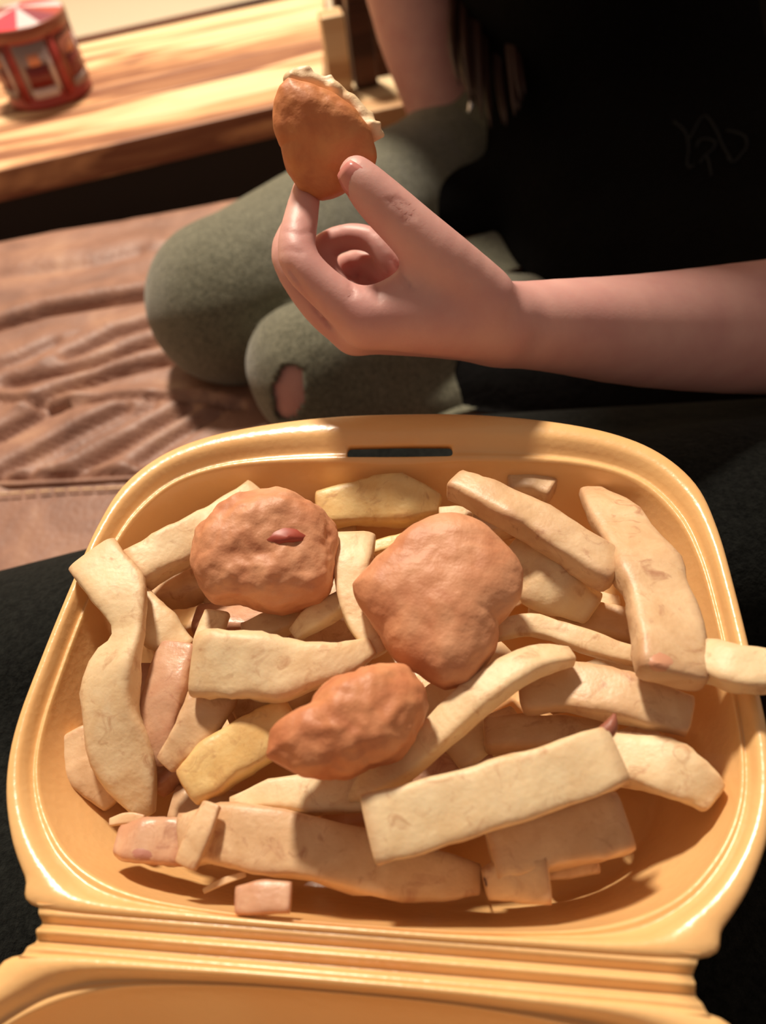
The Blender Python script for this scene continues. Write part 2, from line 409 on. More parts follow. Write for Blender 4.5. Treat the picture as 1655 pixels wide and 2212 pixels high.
link('lid_band', lathe('lid_band', [(R0+.001, HT-.012), (R0+.0022, HT-.011), (R0+.0022, HT-.001), (R0+.0008, HT+.0008), (R0-.002, HT)]), T_BRN, tin)
nw = 12; cols = [T_PINK, T_WHITE, T_PUR, T_RED, T_WHITE, T_PINK]
base_a = math.radians(-100)
for i in range(nw):
    a0 = base_a+2*math.pi*i/nw; a1 = base_a+2*math.pi*(i+1)/nw; v = [(0, 0, HT+.008), (0, 0, HT-.002)]
    for k in range(5):
        q = a0+(a1-a0)*k/4; v += [(R0*math.cos(q), R0*math.sin(q), HT+.0005), (R0*math.cos(q), R0*math.sin(q), HT-.002)]
    f = []
    for k in range(4): f += [(0, 2+2*k, 4+2*k), (1, 5+2*k, 3+2*k), (2+2*k, 3+2*k, 5+2*k, 4+2*k)]
    f += [(0, 1, 3, 2), (0, 10, 11, 1)]
    link('lid_wedge', frompy('lid_wedge', v, f), cols[i % 6], tin, False)
cam_a = math.atan2(CAM[1]-tb.y, CAM[0]-tb.x)
for k in range(6):
    ac = cam_a-.10+k*math.pi/3
    link('column', arc_panel('column', R0, ac-.53, ac-.45, .010, HT-.013, .0014), T_RED, tin)
    pp_ = link('picture_panel', arc_panel('picture_panel', R0, ac-.40, ac+.40, .016, HT-.015, .0005), T_GRY if k % 2 == 0 else T_BRN, tin)
    link('picture_frame', arc_panel('picture_frame', R0, ac+.30, ac+.38, .020, HT-.022, .0012), T_WHITE, pp_)
    link('picture_patch', arc_panel('picture_patch', R0, ac-.26, ac+.26, .024, .046, .0010), T_DRED, pp_)
    link('picture_patch', arc_panel('picture_patch', R0, ac-.12, ac+.14, .046, .058, .0009), T_PEACH, pp_)
    link('picture_patch', arc_panel('picture_patch', R0, ac-.30, ac+.30, .013, .0225, .0010), T_WHITE if k % 2 == 0 else T_GRY, pp_)
    link('dark_edge', arc_panel('dark_edge', R0, ac+.42, ac+.47, .010, HT-.014, .0009), T_DRED, tin)

# ------------------------------------------------------------------ lap under the box
lapch = [[((-.13, -.42, -.082), .080), ((-.20, -.18, -.098), .068), ((-.262, -.010, -.110), .056)],
         [((-.262, -.010, -.110), .055), ((-.12, .035, -.106), .058), ((.06, .085, -.108), .055)],
         [((.13, -.42, -.082), .080), ((.20, -.18, -.098), .068), ((.255, .09, -.100), .066)],
         [((.255, .09, -.102), .064), ((.13, .10, -.106), .060), ((-.04, .05, -.106), .055)],
         [((-.14, -.42, -.082), .080), ((.14, -.42, -.082), .080)],
         [((-.10, -.25, -.112), .052), ((.10, -.25, -.112), .052)],
         [((-.20, -.06, -.112), .054), ((.20, -.06, -.112), .054)],
         [((-.05, .165, -.133), .036), ((.18, .17, -.130), .040)]]
Vl, Ql = caps_sdf(lapch, .02, .03, .005); Vl[:, 2] = np.clip(Vl[:, 2], SEAT+.002, -.0425); lapme = frompy('trousers', Vl.tolist(), Ql.tolist())
lap = empty('person', (0, -.42, SEAT)); tag(lap, 'person sitting cross-legged in dark trousers, yellow foam box on the lap', 'person')
keep(link('trousers', lapme, M_LAP), lap)

# ------------------------------------------------------------------ foam box
OUT = [(0, .0836), (.025, .0828), (.050, .0790), (.070, .0730), (.084, .0640), (.0932, .0505), (.0965, .033), (.0973, .010), (.0973, -.015),
       (.0965, -.036), (.0930, -.051), (.0865, -.0635), (.0790, -.0728), (.0725, -.0790), (.036, -.0797), (0, -.0798)]
INN = [(0, .0635), (.022, .0643), (.046, .0635), (.064, .0605), (.0775, .0535), (.0862, .0405), (.0902, .025), (.0915, .006), (.0915, -.016),
       (.0905, -.034), (.0872, -.047), (.080, -.0585), (.069, -.0680), (.052, -.0740), (.027, -.0765), (0, -.0770)]
def loop(L):
    P = L + [(-x, y) for x, y in L[-2:0:-1]]; n = len(P); out = []
    for i in range(n):
        a, b, c, d = [np.array(P[(i+k) % n]) for k in (-1, 0, 1, 2)]
        for s in range(6):
            t = s/6; out.append(0.5*((2*b)+(c-a)*t+(2*a-5*b+4*c-d)*t*t+(3*b-a-3*c+d)*t**3))
    return np.array(out)
LO, LI = loop(OUT), loop(INN); NL = len(LO)
HY = -0.0838
def tray(name, depth, slot, mirror):
    rings = []; n = LO-LI; n /= np.linalg.norm(n, axis=1)[:, None]
    def blend(t, z): rings.append([(p[0], p[1], z) for p in LO+(LI-LO)*t])
    ctr = np.array([0, -.006])
    def fl_(s, z, g=0.0):
        k = 1-s*np.array([.165, .19]); rings.append([(p[0], p[1], z) for p in ctr+(LI-ctr)*k+n*g])
    # top side, outer edge to floor centre
    blend(.0, -.0042); blend(-.015, -.0022); blend(.0, -.0010); blend(.05, -.0003); blend(.15, .0002); blend(.30, .0005); blend(.46, .0002); blend(.55, -.0006)
    blend(.66, -.0026); blend(.74, -.0040); blend(.79, -.0045); blend(.85, -.0042); blend(.91, -.0039); blend(.96, -.0043); blend(1.0, -.0054)
    fl_(.06, -.0085); 
    for s, q in ((.25, .25), (.5, .5), (.72, .72), (.86, .88), (.97, .97), (1.1, 1.0)): fl_(s, -.0085-(depth-.0085)*q)
    for k in (1.6, 2.6, 3.8): fl_(k, -depth-.0003)
    top = len(rings)
    # underside, floor centre to outer edge
    for k in (3.8, 2.6, 1.6): fl_(k, -depth-.0027)
    for s, q in ((1.1, 1.0), (.93, .94), (.72, .72), (.5, .5), (.25, .25)): fl_(s, -.0105-(depth-.0080)*q, .0026)
    fl_(.0, -.0092, .0026); blend(.72, -.0056); blend(.5, -.0018); blend(.2, -.0016); blend(.06, -.0042)
    v = [p for r in rings for p in r]; f = []
    nr = len(rings)
    for i in range(nr):
        a, b = i*NL, ((i+1) % nr)*NL
        if i == top-1: continue
        for k in range(NL): f.append((a+k, a+(k+1) % NL, b+(k+1) % NL, b+k))
    a = (top-1)*NL; f.append(tuple(range(a, a+NL))); a = top*NL; f.append(tuple(range(a, a+NL))[::-1])
    if mirror: v = [(x, 2*HY-y, z) for x, y, z in v]
    bm = bmesh.new(); vs = [bm.verts.new(p) for p in v]
    for q in f: bm.faces.new([vs[i] for i in q])
    me = bm_mesh(name, bm)
    o = link(name, me, M_FOAM)
    if slot:
        cb = bmesh.new(); box_bm(cb, (-.0185, .0660, -.03), (.0180, .0704, .03), .0014, 3)
        co = bpy.data.objects.new('cutter', bm_mesh('cutter', cb)); COL.objects.link(co)
        md = o.modifiers.new('slot', 'BOOLEAN'); md.object = co; md.operation = 'DIFFERENCE'; md.solver = 'EXACT'
        dg = bpy.context.evaluated_depsgraph_get(); nm = bpy.data.meshes.new_from_object(o.evaluated_get(dg))
        o.modifiers.clear(); o.data = nm; bpy.data.objects.remove(co)
        if not nm.materials: nm.materials.append(M_FOAM)
    for p in o.data.polygons: p.use_smooth = True
    return o
fbox = empty('foam_food_box', (0, 0, -.042)); tag(fbox, 'open yellow foam takeaway box filled with chips', 'food box')
bpy.context.view_layer.update()
keep(tray('tray', .0385, True, False), fbox)
keep(tray('lid', .030, False, True), fbox)
# hinge strip with pressed grooves
hv = []; hf = []; ny = 25; nxh = 30
for j in range(ny):
    y = -.0784+(2*HY+.0784*2)*j/(ny-1)
    q = abs(y-HY)/abs(HY+.0784)
    half = .0714+.0020*q**2
    z = .0002-.0016*(1-q**6)+.0011*math.cos((y-HY)/.0036*2*math.pi)*(1-q**4)
    for i in range(nxh): hv.append((-half+2*half*i/(nxh-1), y, z))
tp = len(hv)
hv += [(x, y, z-.0022) for x, y, z in hv]
for j in range(ny-1):
    for i in range(nxh-1):
        a = j*nxh+i; hf.append((a, a+1, a+nxh+1, a+nxh)); hf.append((tp+a+nxh, tp+a+nxh+1, tp+a+1, tp+a))
rim_i = [i for i in range(nxh)]+[j*nxh+nxh-1 for j in range(1, ny)]+[(ny-1)*nxh+i for i in range(nxh-2, -1, -1)]+[j*nxh for j in range(ny-2, 0, -1)]
for a, b in zip(rim_i, rim_i[1:]+rim_i[:1]): hf.append((b, a, tp+a, tp+b))
keep(link('hinge', frompy('hinge', hv, hf), M_FOAM), fbox)

# ------------------------------------------------------------------ chips
def chip(label, pts, z, roll=0, asp=.8, m=None, seed=None, flat=.5, ex=.42, name='potato_chip', nr=22, lump=.09, group='chips in the foam box'):
    seed = seed if seed is not None else hash_(label)
    zs = z if hasattr(z, '__len__') else [z]*len(pts)
    if len(zs) != len(pts): zs = list(np.interp(np.linspace(0, 1, len(pts)), np.linspace(0, 1, len(zs)), zs))
    P = [np.append(np.array(Pz(x, y, zz)), w) for (x, y, w), zz in zip(pts, zs)]
    S = catmull(P, nr); seg = 24; rings = []; al = 0
    C0 = Vector(np.mean([s[:3] for s in S], 0)); cam_v = Vector(CAM)
    for i, s in enumerate(S):
        p = Vector(s[:3]); t = Vector((S[min(i+1, nr-1)]-S[max(i-1, 0)])[:3]).normalized()
        up = Vector((0, 0, 1)); up = (up-t*up.dot(t)).normalized(); sd = t.cross(up)
        al += np.linalg.norm((s-S[max(i-1, 0)])[:3])
        q = math.radians(roll+14*noise.noise((al*38, seed*1.7, 5))); u2 = up*math.cos(q)+sd*math.sin(q); s2 = sd*math.cos(q)-up*math.sin(q)
        vd = (cam_v-p); dep = proj(p)[2]; e = t.cross(vd.normalized()).normalized()
        a = (s[3]/2*dep/F)/(abs(s2.dot(e))+asp*abs(u2.dot(e)))/.95; a *= 1+.12*noise.noise((al*60, seed*2.3, 1)); b = a*asp*(1+.25*noise.noise((al*50, seed*3.1, 9)))
        rings.append((p, t, s2, u2, a, b))
    a_m = np.mean([r[4] for r in rings])
    ext = []
    p, t, s2, u2, a, b = rings[0]; ext0 = [(p-t*a*flat*.30, .62), (p-t*a*flat*.16, .90)]
    p, t, s2, u2, a, b = rings[-1]; ext1 = [(p+t*a*flat*.16, .90), (p+t*a*flat*.30, .62)]
    full = [(pp, rings[0], k) for pp, k in ext0]+[(r[0], r, 1) for r in rings]+[(pp, rings[-1], k) for pp, k in ext1]
    v = []; f = []
    for pp, (p, t, s2, u2, a, b), k in full:
        for j in range(seg):
            q = 2*math.pi*(j+.5)/seg; c, s_ = math.cos(q), math.sin(q)
            x = a*k*math.copysign(abs(c)**ex, c); y = b*k*math.copysign(abs(s_)**ex, s_)
            w = pp+s2*x+u2*y
            nz = noise.noise(w*110+Vector((seed, 0, 0)))*lump*1.3+noise.noise(w*320+Vector((0, seed, 0)))*lump*.6
            w = w+(s2*x+u2*y).normalized()*nz*min(a, b)*2
            v.append(w-C0)
    n = len(full)
    for i in range(n-1):
        for j in range(seg): f.append((i*seg+j, i*seg+(j+1) % seg, (i+1)*seg+(j+1) % seg, (i+1)*seg+j))
    f.append(tuple(range(seg))[::-1]); f.append(tuple(range((n-1)*seg, n*seg)))
    bm = bmesh.new(); vs = [bm.verts.new(x) for x in v]
    for q in f: bm.faces.new([vs[i] for i in q])
    o = link(name, bm_mesh(name, bm), m or M_CREAM); o.location = C0
    return tag(o, label, 'chip', group)
def hash_(s): return sum(ord(c)*(i+3) for i, c in enumerate(s)) % 97
chip('long bent pale chip draped from the left rim down into the tray', [(205, 1205, 108), (262, 1285, 108), (276, 1370, 78), (245, 1455, 128), (240, 1560, 132), (280, 1670, 112), (314, 1762, 46)], [.004, .003, .001, -.003, -.008, -.016, -.022], 8, .45, M_CREAM, lump=.09)
c2 = chip('thick chip with dark cut end leaning behind the round nugget', [(292, 1232, 112), (420, 1160, 100), (552, 1062, 62)], [-.004, -.006, -.010], 14, .85, M_CREAM)
chip('wide yellow chip lying along the back wall under the slot', [(690, 1100, 84), (800, 1085, 112), (880, 1082, 112), (948, 1090, 52)], -.012, 20, .6, M_YEL, lump=.09)
chip('big smooth chip slanting from the slot towards the right wall', [(985, 1046, 84), (1060, 1082, 100), (1180, 1146, 108), (1322, 1240, 112)], [.004, .004, .003, .000], -6, .8, M_TAN, flat=.9)
chip('short chip stub behind the big slanting chip', [(1100, 1050, 60), (1150, 1048, 66), (1192, 1062, 62)], -.013, 0, .8, M_TAN)
c6 = chip('long wavy chip propped against the right wall', [(1278, 1062, 52), (1335, 1125, 118), (1400, 1235, 142), (1440, 1350, 150), (1450, 1462, 150)], [-.010, -.004, .002, .005, .006], -8, .5, M_TAN, lump=.10)
chip('blocky chip end hanging out over the right rim', [(1518, 1425, 96), (1590, 1445, 116), (1668, 1452, 104)], [.004, .007, .008], 6, .7, M_CREAM, flat=.3)
chip('angular chip tucked right of the square nugget', [(1110, 1200, 96), (1195, 1262, 120), (1278, 1318, 86)], [-.012, -.011, -.014], 30, .9, M_CREAM)
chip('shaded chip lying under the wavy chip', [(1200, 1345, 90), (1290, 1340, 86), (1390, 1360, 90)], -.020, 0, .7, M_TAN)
chip('thin curved chip running under the wavy chip', [(1070, 1366, 46), (1150, 1350, 54), (1240, 1378, 56), (1310, 1402, 52), (1375, 1420, 44)], -.008, 10, .8, M_CREAM)
chip('long arched chip passing under the knobbly nugget', [(1232, 1418, 50), (1150, 1428, 84), (1060, 1482, 92), (960, 1570, 92), (860, 1660, 84), (760, 1718, 60)], [.000, .003, .003, -.001, -.006, -.012], 12, .7, M_CREAM)
chip('broad flat chip right of the arched chip', [(1130, 1490, 104), (1230, 1484, 118), (1350, 1506, 116), (1488, 1548, 96)], [-.009, -.007, -.006, -.006], 4, .5, M_TAN, lump=.09)
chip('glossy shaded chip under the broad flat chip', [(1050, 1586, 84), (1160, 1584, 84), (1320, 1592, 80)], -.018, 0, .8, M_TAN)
chip('pale chip at the right wall beside the long flat-cut chip', [(1310, 1636, 110), (1420, 1652, 122), (1500, 1690, 112), (1540, 1722, 84)], [-.010, -.009, -.009, -.010], 10, .7, M_CREAM)
c15 = chip('long flat-cut chip with a dark tip across the front', [(802, 1792, 142), (900, 1764, 140), (1060, 1720, 134), (1200, 1676, 128), (1328, 1632, 122)], [.001, .002, .003, .004, .004], 16, .62, M_CREAM, flat=.25, ex=.30, lump=.05)
chip('square-ended chip beneath the long flat-cut chip', [(1060, 1838, 118), (1180, 1812, 124), (1346, 1776, 126)], -.011, 12, .7, M_TAN, flat=.15, ex=.3)
c17 = chip('small wedge-shaped chip chunk at the front wall', [(1048, 1908, 70), (1110, 1895, 96), (1180, 1890, 100)], [-.012, -.012, -.012], 22, .9, M_TAN, flat=.3)
chip('very long chip lying along the front wall', [(400, 1818, 116), (480, 1800, 128), (620, 1822, 130), (800, 1862, 132), (930, 1888, 104), (1035, 1900, 60)], [-.012, -.011, -.011, -.013, -.015, -.016], 8, .55, M_TAN, lump=.08)
c18 = chip('knobbly chip end with a purple bruise at the front left', [(262, 1818, 74), (320, 1818, 100), (430, 1816, 100)], [-.013, -.012, -.013], 0, .7, M_PINK, lump=.12)
chip('thin folded potato strip lying over the very long chip', [(458, 1738, 44), (432, 1795, 56), (402, 1868, 54)], [-.003, -.0035, -.006], 10, .35, M_TAN)
chip('yellow chip pointing up towards the knobbly nugget', [(408, 1700, 96), (500, 1632, 118), (630, 1550, 116)], [-.011, -.010, -.010], 24, .8, M_YEL)
chip('tapering chip with a cream tip below the knobbly nugget', [(500, 1738, 34), (600, 1716, 74), (720, 1712, 92), (840, 1706, 90)], [-.012, -.012, -.013, -.014], 6, .7, M_CREAM)
chip('tan chip slanting down from the upper left chips', [(362, 1652, 52), (415, 1585, 92), (462, 1500, 104), (478, 1420, 90)], [-.012, -.009, -.009, -.010], 14, .7, M_TAN)
chip('pinkish chip standing beside the long bent chip', [(392, 1398, 88), (362, 1480, 112), (348, 1560, 92), (340, 1652, 44)], [-.009, -.010, -.013, -.018], 0, .6, M_PINK, lump=.10)
chip('short cream chip between bent chip and dark-ended chip', [(292, 1310, 90), (345, 1360, 96), (402, 1408, 60)], [-.010, -.011, -.013], 10, .8, M_CREAM)
chip('thick curved chip lying level under the round nugget', [(440, 1432, 132), (530, 1438, 134), (620, 1448, 126), (720, 1432, 98), (800, 1400, 50)], [.000, .001, .001, .000, -.002], 22, .85, M_CREAM)
chip('upright flat chip behind the thick curved chip', [(470, 1325, 64), (452, 1380, 66), (440, 1440, 60)], [-.006, -.007, -.009], 0, .5, M_CREAM)
chip('stubby chip peeping out under the round nugget', [(530, 1372, 62), (590, 1350, 72), (650, 1330, 60)], -.011, 0, .8, M_CREAM)
chip('small curled chip right of the stubby chip', [(636, 1372, 40), (680, 1335, 60), (748, 1296, 50)], [-.006, -.004, -.004], 0, .8, M_CREAM)
chip('translucent chip standing between the two larger nuggets', [(765, 1168, 92), (762, 1210, 98), (758, 1272, 66), (778, 1340, 56), (820, 1412, 40)], [-.001, .000, .000, -.001, -.003], -6, .6, M_CREAM, lump=.10)
chip('glassy thin chip against the left wall', [(160, 1585, 80), (195, 1660, 108), (250, 1728, 60)], [-.014, -.018, -.022], 0, .5, M_TAN, lump=.1)
chip('tiny pale sliver beside the bruised chip', [(238, 1776, 18), (275, 1768, 26), (310, 1772, 22)], -.017, 0, .6, M_TAN)
chip('small translucent potato scrap on the front rim', [(512, 1946, 56), (570, 1938, 66), (628, 1938, 62)], [-.003, -.0025, -.003], 0, .5, M_PINK, flat=.2)
chip('little cream chip corner showing behind the square nugget', [(808, 1188, 40), (850, 1176, 44), (900, 1160, 40)], -.012, 0, .8, M_YEL)
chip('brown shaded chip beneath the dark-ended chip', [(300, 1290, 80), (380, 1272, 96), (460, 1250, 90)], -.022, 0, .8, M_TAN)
chip('little pale chip tip beside the slot-side chips', [(950, 1110, 30), (985, 1108, 34), (1020, 1112, 30)], -.008, 0, .8, M_CREAM)
FILL = [((1170, 1838), (1330, 1790)), ((430, 1345), (620, 1340)), ((520, 1560), (660, 1470)), ((600, 1600), (520, 1500)), ((900, 1700), (1050, 1620)), ((980, 1640), (1120, 1560)), ((640, 1400), (820, 1330)),  # first two are added: one blocks light, one covers a floor glint
        ((700, 1560), (900, 1480)), ((1150, 1300), (1330, 1330)), ((450, 1300), (650, 1250)), ((330, 1690), (430, 1580)), ((900, 1550), (1100, 1420)),
        ((1200, 1680), (1420, 1600)), ((850, 1800), (1050, 1740)), ((560, 1180), (760, 1130)), ((900, 1180), (1100, 1120)), ((260, 1600), (330, 1450)), ((1180, 1500), (1400, 1440)),
        ((380, 1740), (560, 1760)), ((700, 1760), (880, 1720)), ((1020, 1280), (1180, 1200)), ((760, 1300), (640, 1230))]
FL = ['right beneath the square-ended chip', 'beneath the stubby chip', 'under the knobbly nugget, behind its pointed end', 'beneath the yellow chip', 'in the gap above the long flat-cut chip', 'below the glossy shaded chip', 'beneath the small curled chip',
      'right under the knobbly nugget', 'below the shaded chip by the wavy chip', 'under the round nugget', 'below the tan slanting chip', 'between square and knobbly nugget',
      'under the pale chip by the right wall', 'under the long flat-cut chip', 'behind the round nugget under the yellow back chip', 'behind the square nugget', 'below the long bent chip', 'under the broad flat chip',
      'behind the thin folded strip', 'behind the very long front chip', 'under the square nugget beside the angular chip', 'beneath the translucent chip between nuggets']
for i, (a, b) in enumerate(FILL):
    mx, my = (a[0]+b[0])/2+random.uniform(-12, 12), (a[1]+b[1])/2
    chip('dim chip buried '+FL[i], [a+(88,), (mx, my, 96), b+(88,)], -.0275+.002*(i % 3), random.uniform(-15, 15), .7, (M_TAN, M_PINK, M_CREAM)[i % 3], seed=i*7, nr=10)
chip('short chip stub under the square-ended chip', [(1160, 1882, 46), (1230, 1872, 52), (1288, 1862, 48)], -.0200, 0, .8, M_TAN)
chip('thin long chip shaving lying near the tray floor', [(440, 1925, 12), (480, 1905, 16), (530, 1888, 12)], -.012, 0, .4, M_TAN, nr=8)  # solid sliver drawn in place of a front chip's cast shadow

# dark skin patches are parts of their chips
def blob_part(parent, name, pts, m):       # pts: (x, y, z, r)
    ch = [[(tuple(Pz(x, y, z)), r) for x, y, z, r in pts]]
    if len(pts) == 1: ch[0].append((tuple(Pz(pts[0][0]+1, pts[0][1], pts[0][2])), pts[0][3]))
    me = sdf_mesh(name, ch, .001, .001, .0007); bpy.context.view_layer.update()
    return keep(link(name, me, m), parent)
blob_part(c15, 'dark_tip', [(1300, 1590, .0065, .0020), (1318, 1572, .0075, .0018), (1328, 1545, .0085, .0006)], mat('dark_tip', lin(150, 88, 68), .5))

# ------------------------------------------------------------------ nuggets
def nugget(label, poly, z, thick, tilt, m, seed, lump, dep=None, ex=.75, spin=0):
    cx = np.mean([p[0] for p in poly]); cy = np.mean([p[1] for p in poly])
    C0 = W(cx, cy, dep) if dep else Pz(cx, cy, z)
    vd = (Vector(CAM)-C0).normalized(); nrm = (Vector((0, 0, 1))*(1-tilt)+vd*tilt).normalized()
    ax = Vector((1, 0, 0)); ax = (ax-nrm*ax.dot(nrm)).normalized(); ay = nrm.cross(ax)
    ang = []; rad = []
    for x, y in poly:
        r = (W(x, y, 1)-Vector(CAM)).normalized(); t = (C0-Vector(CAM)).dot(nrm)/r.dot(nrm); q = Vector(CAM)+r*t-C0
        ang.append(math.atan2(q.dot(ay), q.dot(ax))); rad.append(q.length)
    o_ = np.argsort(ang); ang = np.array(ang)[o_]; rad = np.array(rad)[o_]
    bm = bmesh.new(); bmesh.ops.create_icosphere(bm, subdivisions=6, radius=1)
    for v in bm.verts:
        th = math.atan2(v.co.y, v.co.x); rr_ = np.interp(th, ang, rad, period=2*math.pi)
        h = math.hypot(v.co.x, v.co.y); zz = v.co.z
        w = ax*(math.cos(th)*rr_*h**ex)+ay*(math.sin(th)*rr_*h**ex)+nrm*(math.copysign(abs(zz)**.8, zz)*thick/2)
        dn = (ax*v.co.x+ay*v.co.y+nrm*zz*1.5).normalized()
        s = Vector((seed, seed*2, 0))
        k = noise.noise(w*70+s)*lump+noise.noise(w*170+s)*lump*.5+noise.noise(w*380+s)*lump*.22
        v.co = w+dn*k
    o = link('chicken_nugget', bm_mesh('chicken_nugget', bm), m); o.location = C0
    return tag(o, label, 'nugget', 'battered chicken nuggets')
N1 = [(418, 1200), (428, 1150), (470, 1105), (520, 1080), (580, 1070), (640, 1073), (690, 1095), (720, 1130), (735, 1200), (725, 1258), (690, 1298), (640, 1308), (560, 1313), (510, 1308), (460, 1298), (428, 1260)]
N2 = [(764, 1270), (800, 1228), (850, 1175), (920, 1127), (975, 1117), (1040, 1132), (1098, 1180), (1130, 1240), (1124, 1290), (1076, 1350), (1052, 1430), (1010, 1478), (960, 1488), (900, 1450), (820, 1370), (776, 1312)]
N3 = [(585, 1640), (592, 1590), (640, 1548), (680, 1532), (718, 1484), (770, 1462), (820, 1434), (870, 1442), (910, 1480), (920, 1530), (900, 1580), (868, 1628), (800, 1658), (720, 1678), (640, 1668)]
N4 = [(602, 185), (622, 168), (650, 175), (690, 190), (740, 215), (780, 255), (803, 285), (815, 340), (802, 375), (745, 415), (695, 430), (655, 412), (630, 380), (610, 320), (592, 235)]
n1 = nugget('rounded lumpy nugget with a dark red spot, back left in the box', N1, .006, .026, .45, M_NUG, 3, .0020)
n2 = nugget('largest smooth squarish nugget in the middle of the box', N2, .008, .022, .45, M_NUG, 11, .0010, ex=.7)
n3 = nugget('smallest knobbly dark orange nugget on the front chips', N3, .009, .024, .45, M_NUG2, 23, .0019)
bpy.context.view_layer.update()
n4 = nugget('bitten nugget held between finger and thumb', N4, None, .017, .85, M_NUGH, 31, .0008, dep=.250, ex=.7)
bpy.context.view_layer.update()
# white flesh along the bite of the held nugget
fp = catmull([W(628, 172, .252), W(665, 172, .2525), W(712, 190, .253), W(757, 222, .253), W(790, 258, .2525), W(808, 285, .252)], 16)
fch = [[(tuple(Vector(p)+Vector([random.uniform(-.0004, .0004) for _ in range(3)])), .0024) for p in fp]]
for p in fp:
    for _ in range(5):
        q = Vector(p)+Vector((random.uniform(-.0026, .0016), random.uniform(-.002, .002), random.uniform(-.0026, .0020))); r = random.uniform(.0008, .0019)
        fch.append([(tuple(q), r), (tuple(q+Vector((random.uniform(-.0015, .0015), 0, random.uniform(-.001, .001)))), r*.8)])
keep(link('bitten_flesh', sdf_mesh('bitten_flesh', fch, .002, .0012, .0007), M_FLESH), n4)
# red spot on the round nugget: shallow lens lying on its batter
def stick(parent, name, poly, m, lift=.0004):
    bpy.context.view_layer.update()
    bv = BVHTree.FromPolygons([parent.matrix_world @ v.co for v in parent.data.vertices], [tuple(p.vertices) for p in parent.data.polygons])
    cx = np.mean([p[0] for p in poly]); cy = np.mean([p[1] for p in poly]); v = []; f = []
    n = len(poly)
    for k in (1, .75, .4, 0):
        for x, y in poly:
            d = (W(cx+(x-cx)*k, cy+(y-cy)*k, 1)-Vector(CAM)).normalized(); h = bv.ray_cast(Vector(CAM), d)
            v.append((h[0] if h[0] else W(x, y, .25))-d*(lift*(1-k*k)-.0001))
    for i in range(3):
        for j in range(n): f.append((i*n+j, i*n+(j+1) % n, (i+1)*n+(j+1) % n, (i+1)*n+j))
    o = link(name, frompy(name, v, f), m); return keep(o, parent)
stick(n1, 'red_spot', [(574, 1166), (590, 1150), (616, 1139), (642, 1143), (662, 1157), (656, 1168), (630, 1172), (602, 1176)], M_SPOT, .0016)

# ------------------------------------------------------------------ person holding the nugget
kid = empty('person', (.16, .58, SEAT)); tag(kid, 'person in black t-shirt and grey-green leggings holding a bitten nugget', 'person')
bpy.context.view_layer.update()
hand = [
    PX((770, 376, .240, 40), (790, 400, .240, 47), (820, 432, .241, 53), (893, 502, .243, 59), (958, 570, .247, 70), (1030, 650, .257, 84)),            # thumb
    PX((664, 405, .262, 31), (651, 470, .254, 38), (644, 558, .247, 44), (715, 635, .247, 46), (790, 690, .250, 60)),             # forefinger
    PX((668, 425, .270, 26), (640, 490, .268, 32), (622, 558, .262, 37), (690, 660, .262, 42), (765, 715, .262, 50)),             # middle finger
    PX((846, 575, .268, 26), (806, 520, .272, 28), (740, 514, .276, 29), (690, 560, .279, 32), (775, 705, .277, 48)),             # ring finger
    PX((840, 600, .276, 23), (790, 562, .284, 25), (735, 590, .290, 27), (800, 705, .290, 42)),                                   # little finger
    PX((800, 690, .250, 62), (930, 684, .254, 82), (1080, 698, .266, 84)),
    PX((775, 712, .262, 52), (930, 706, .270, 66), (1080, 704, .276, 84)),
    PX((800, 708, .288, 44), (940, 700, .288, 60), (1090, 704, .284, 76)),
    PX((860, 625, .285, 40), (790, 640, .292, 40), (900, 680, .285, 50)),
    PX((955, 585, .250, 58), (860, 655, .252, 56), (800, 685, .255, 55)),
    PX((1080, 702, .272, 88), (1200, 705, .282, 99), (1400, 715, .305, 121), (1660, 708, .340, 143), (1860, 690, .375, 150))]
V1, Q1 = caps_sdf(hand, .004, .0035, .0013)
E1 = np.concatenate([Q1[:, [0, 1]], Q1[:, [1, 2]], Q1[:, [2, 3]], Q1[:, [3, 0]]])
def relax(V, E, n, lam=.5):
    cnt = np.bincount(E.ravel(), minlength=len(V))[:, None]
    for _ in range(n):
        A = np.zeros_like(V)
        for x in range(3): A[:, x] = np.bincount(E[:, 0], V[E[:, 1], x], len(V))+np.bincount(E[:, 1], V[E[:, 0], x], len(V))
        V = V+lam*(A/cnt-V)
    return V
V1 = relax(V1, E1, 8)
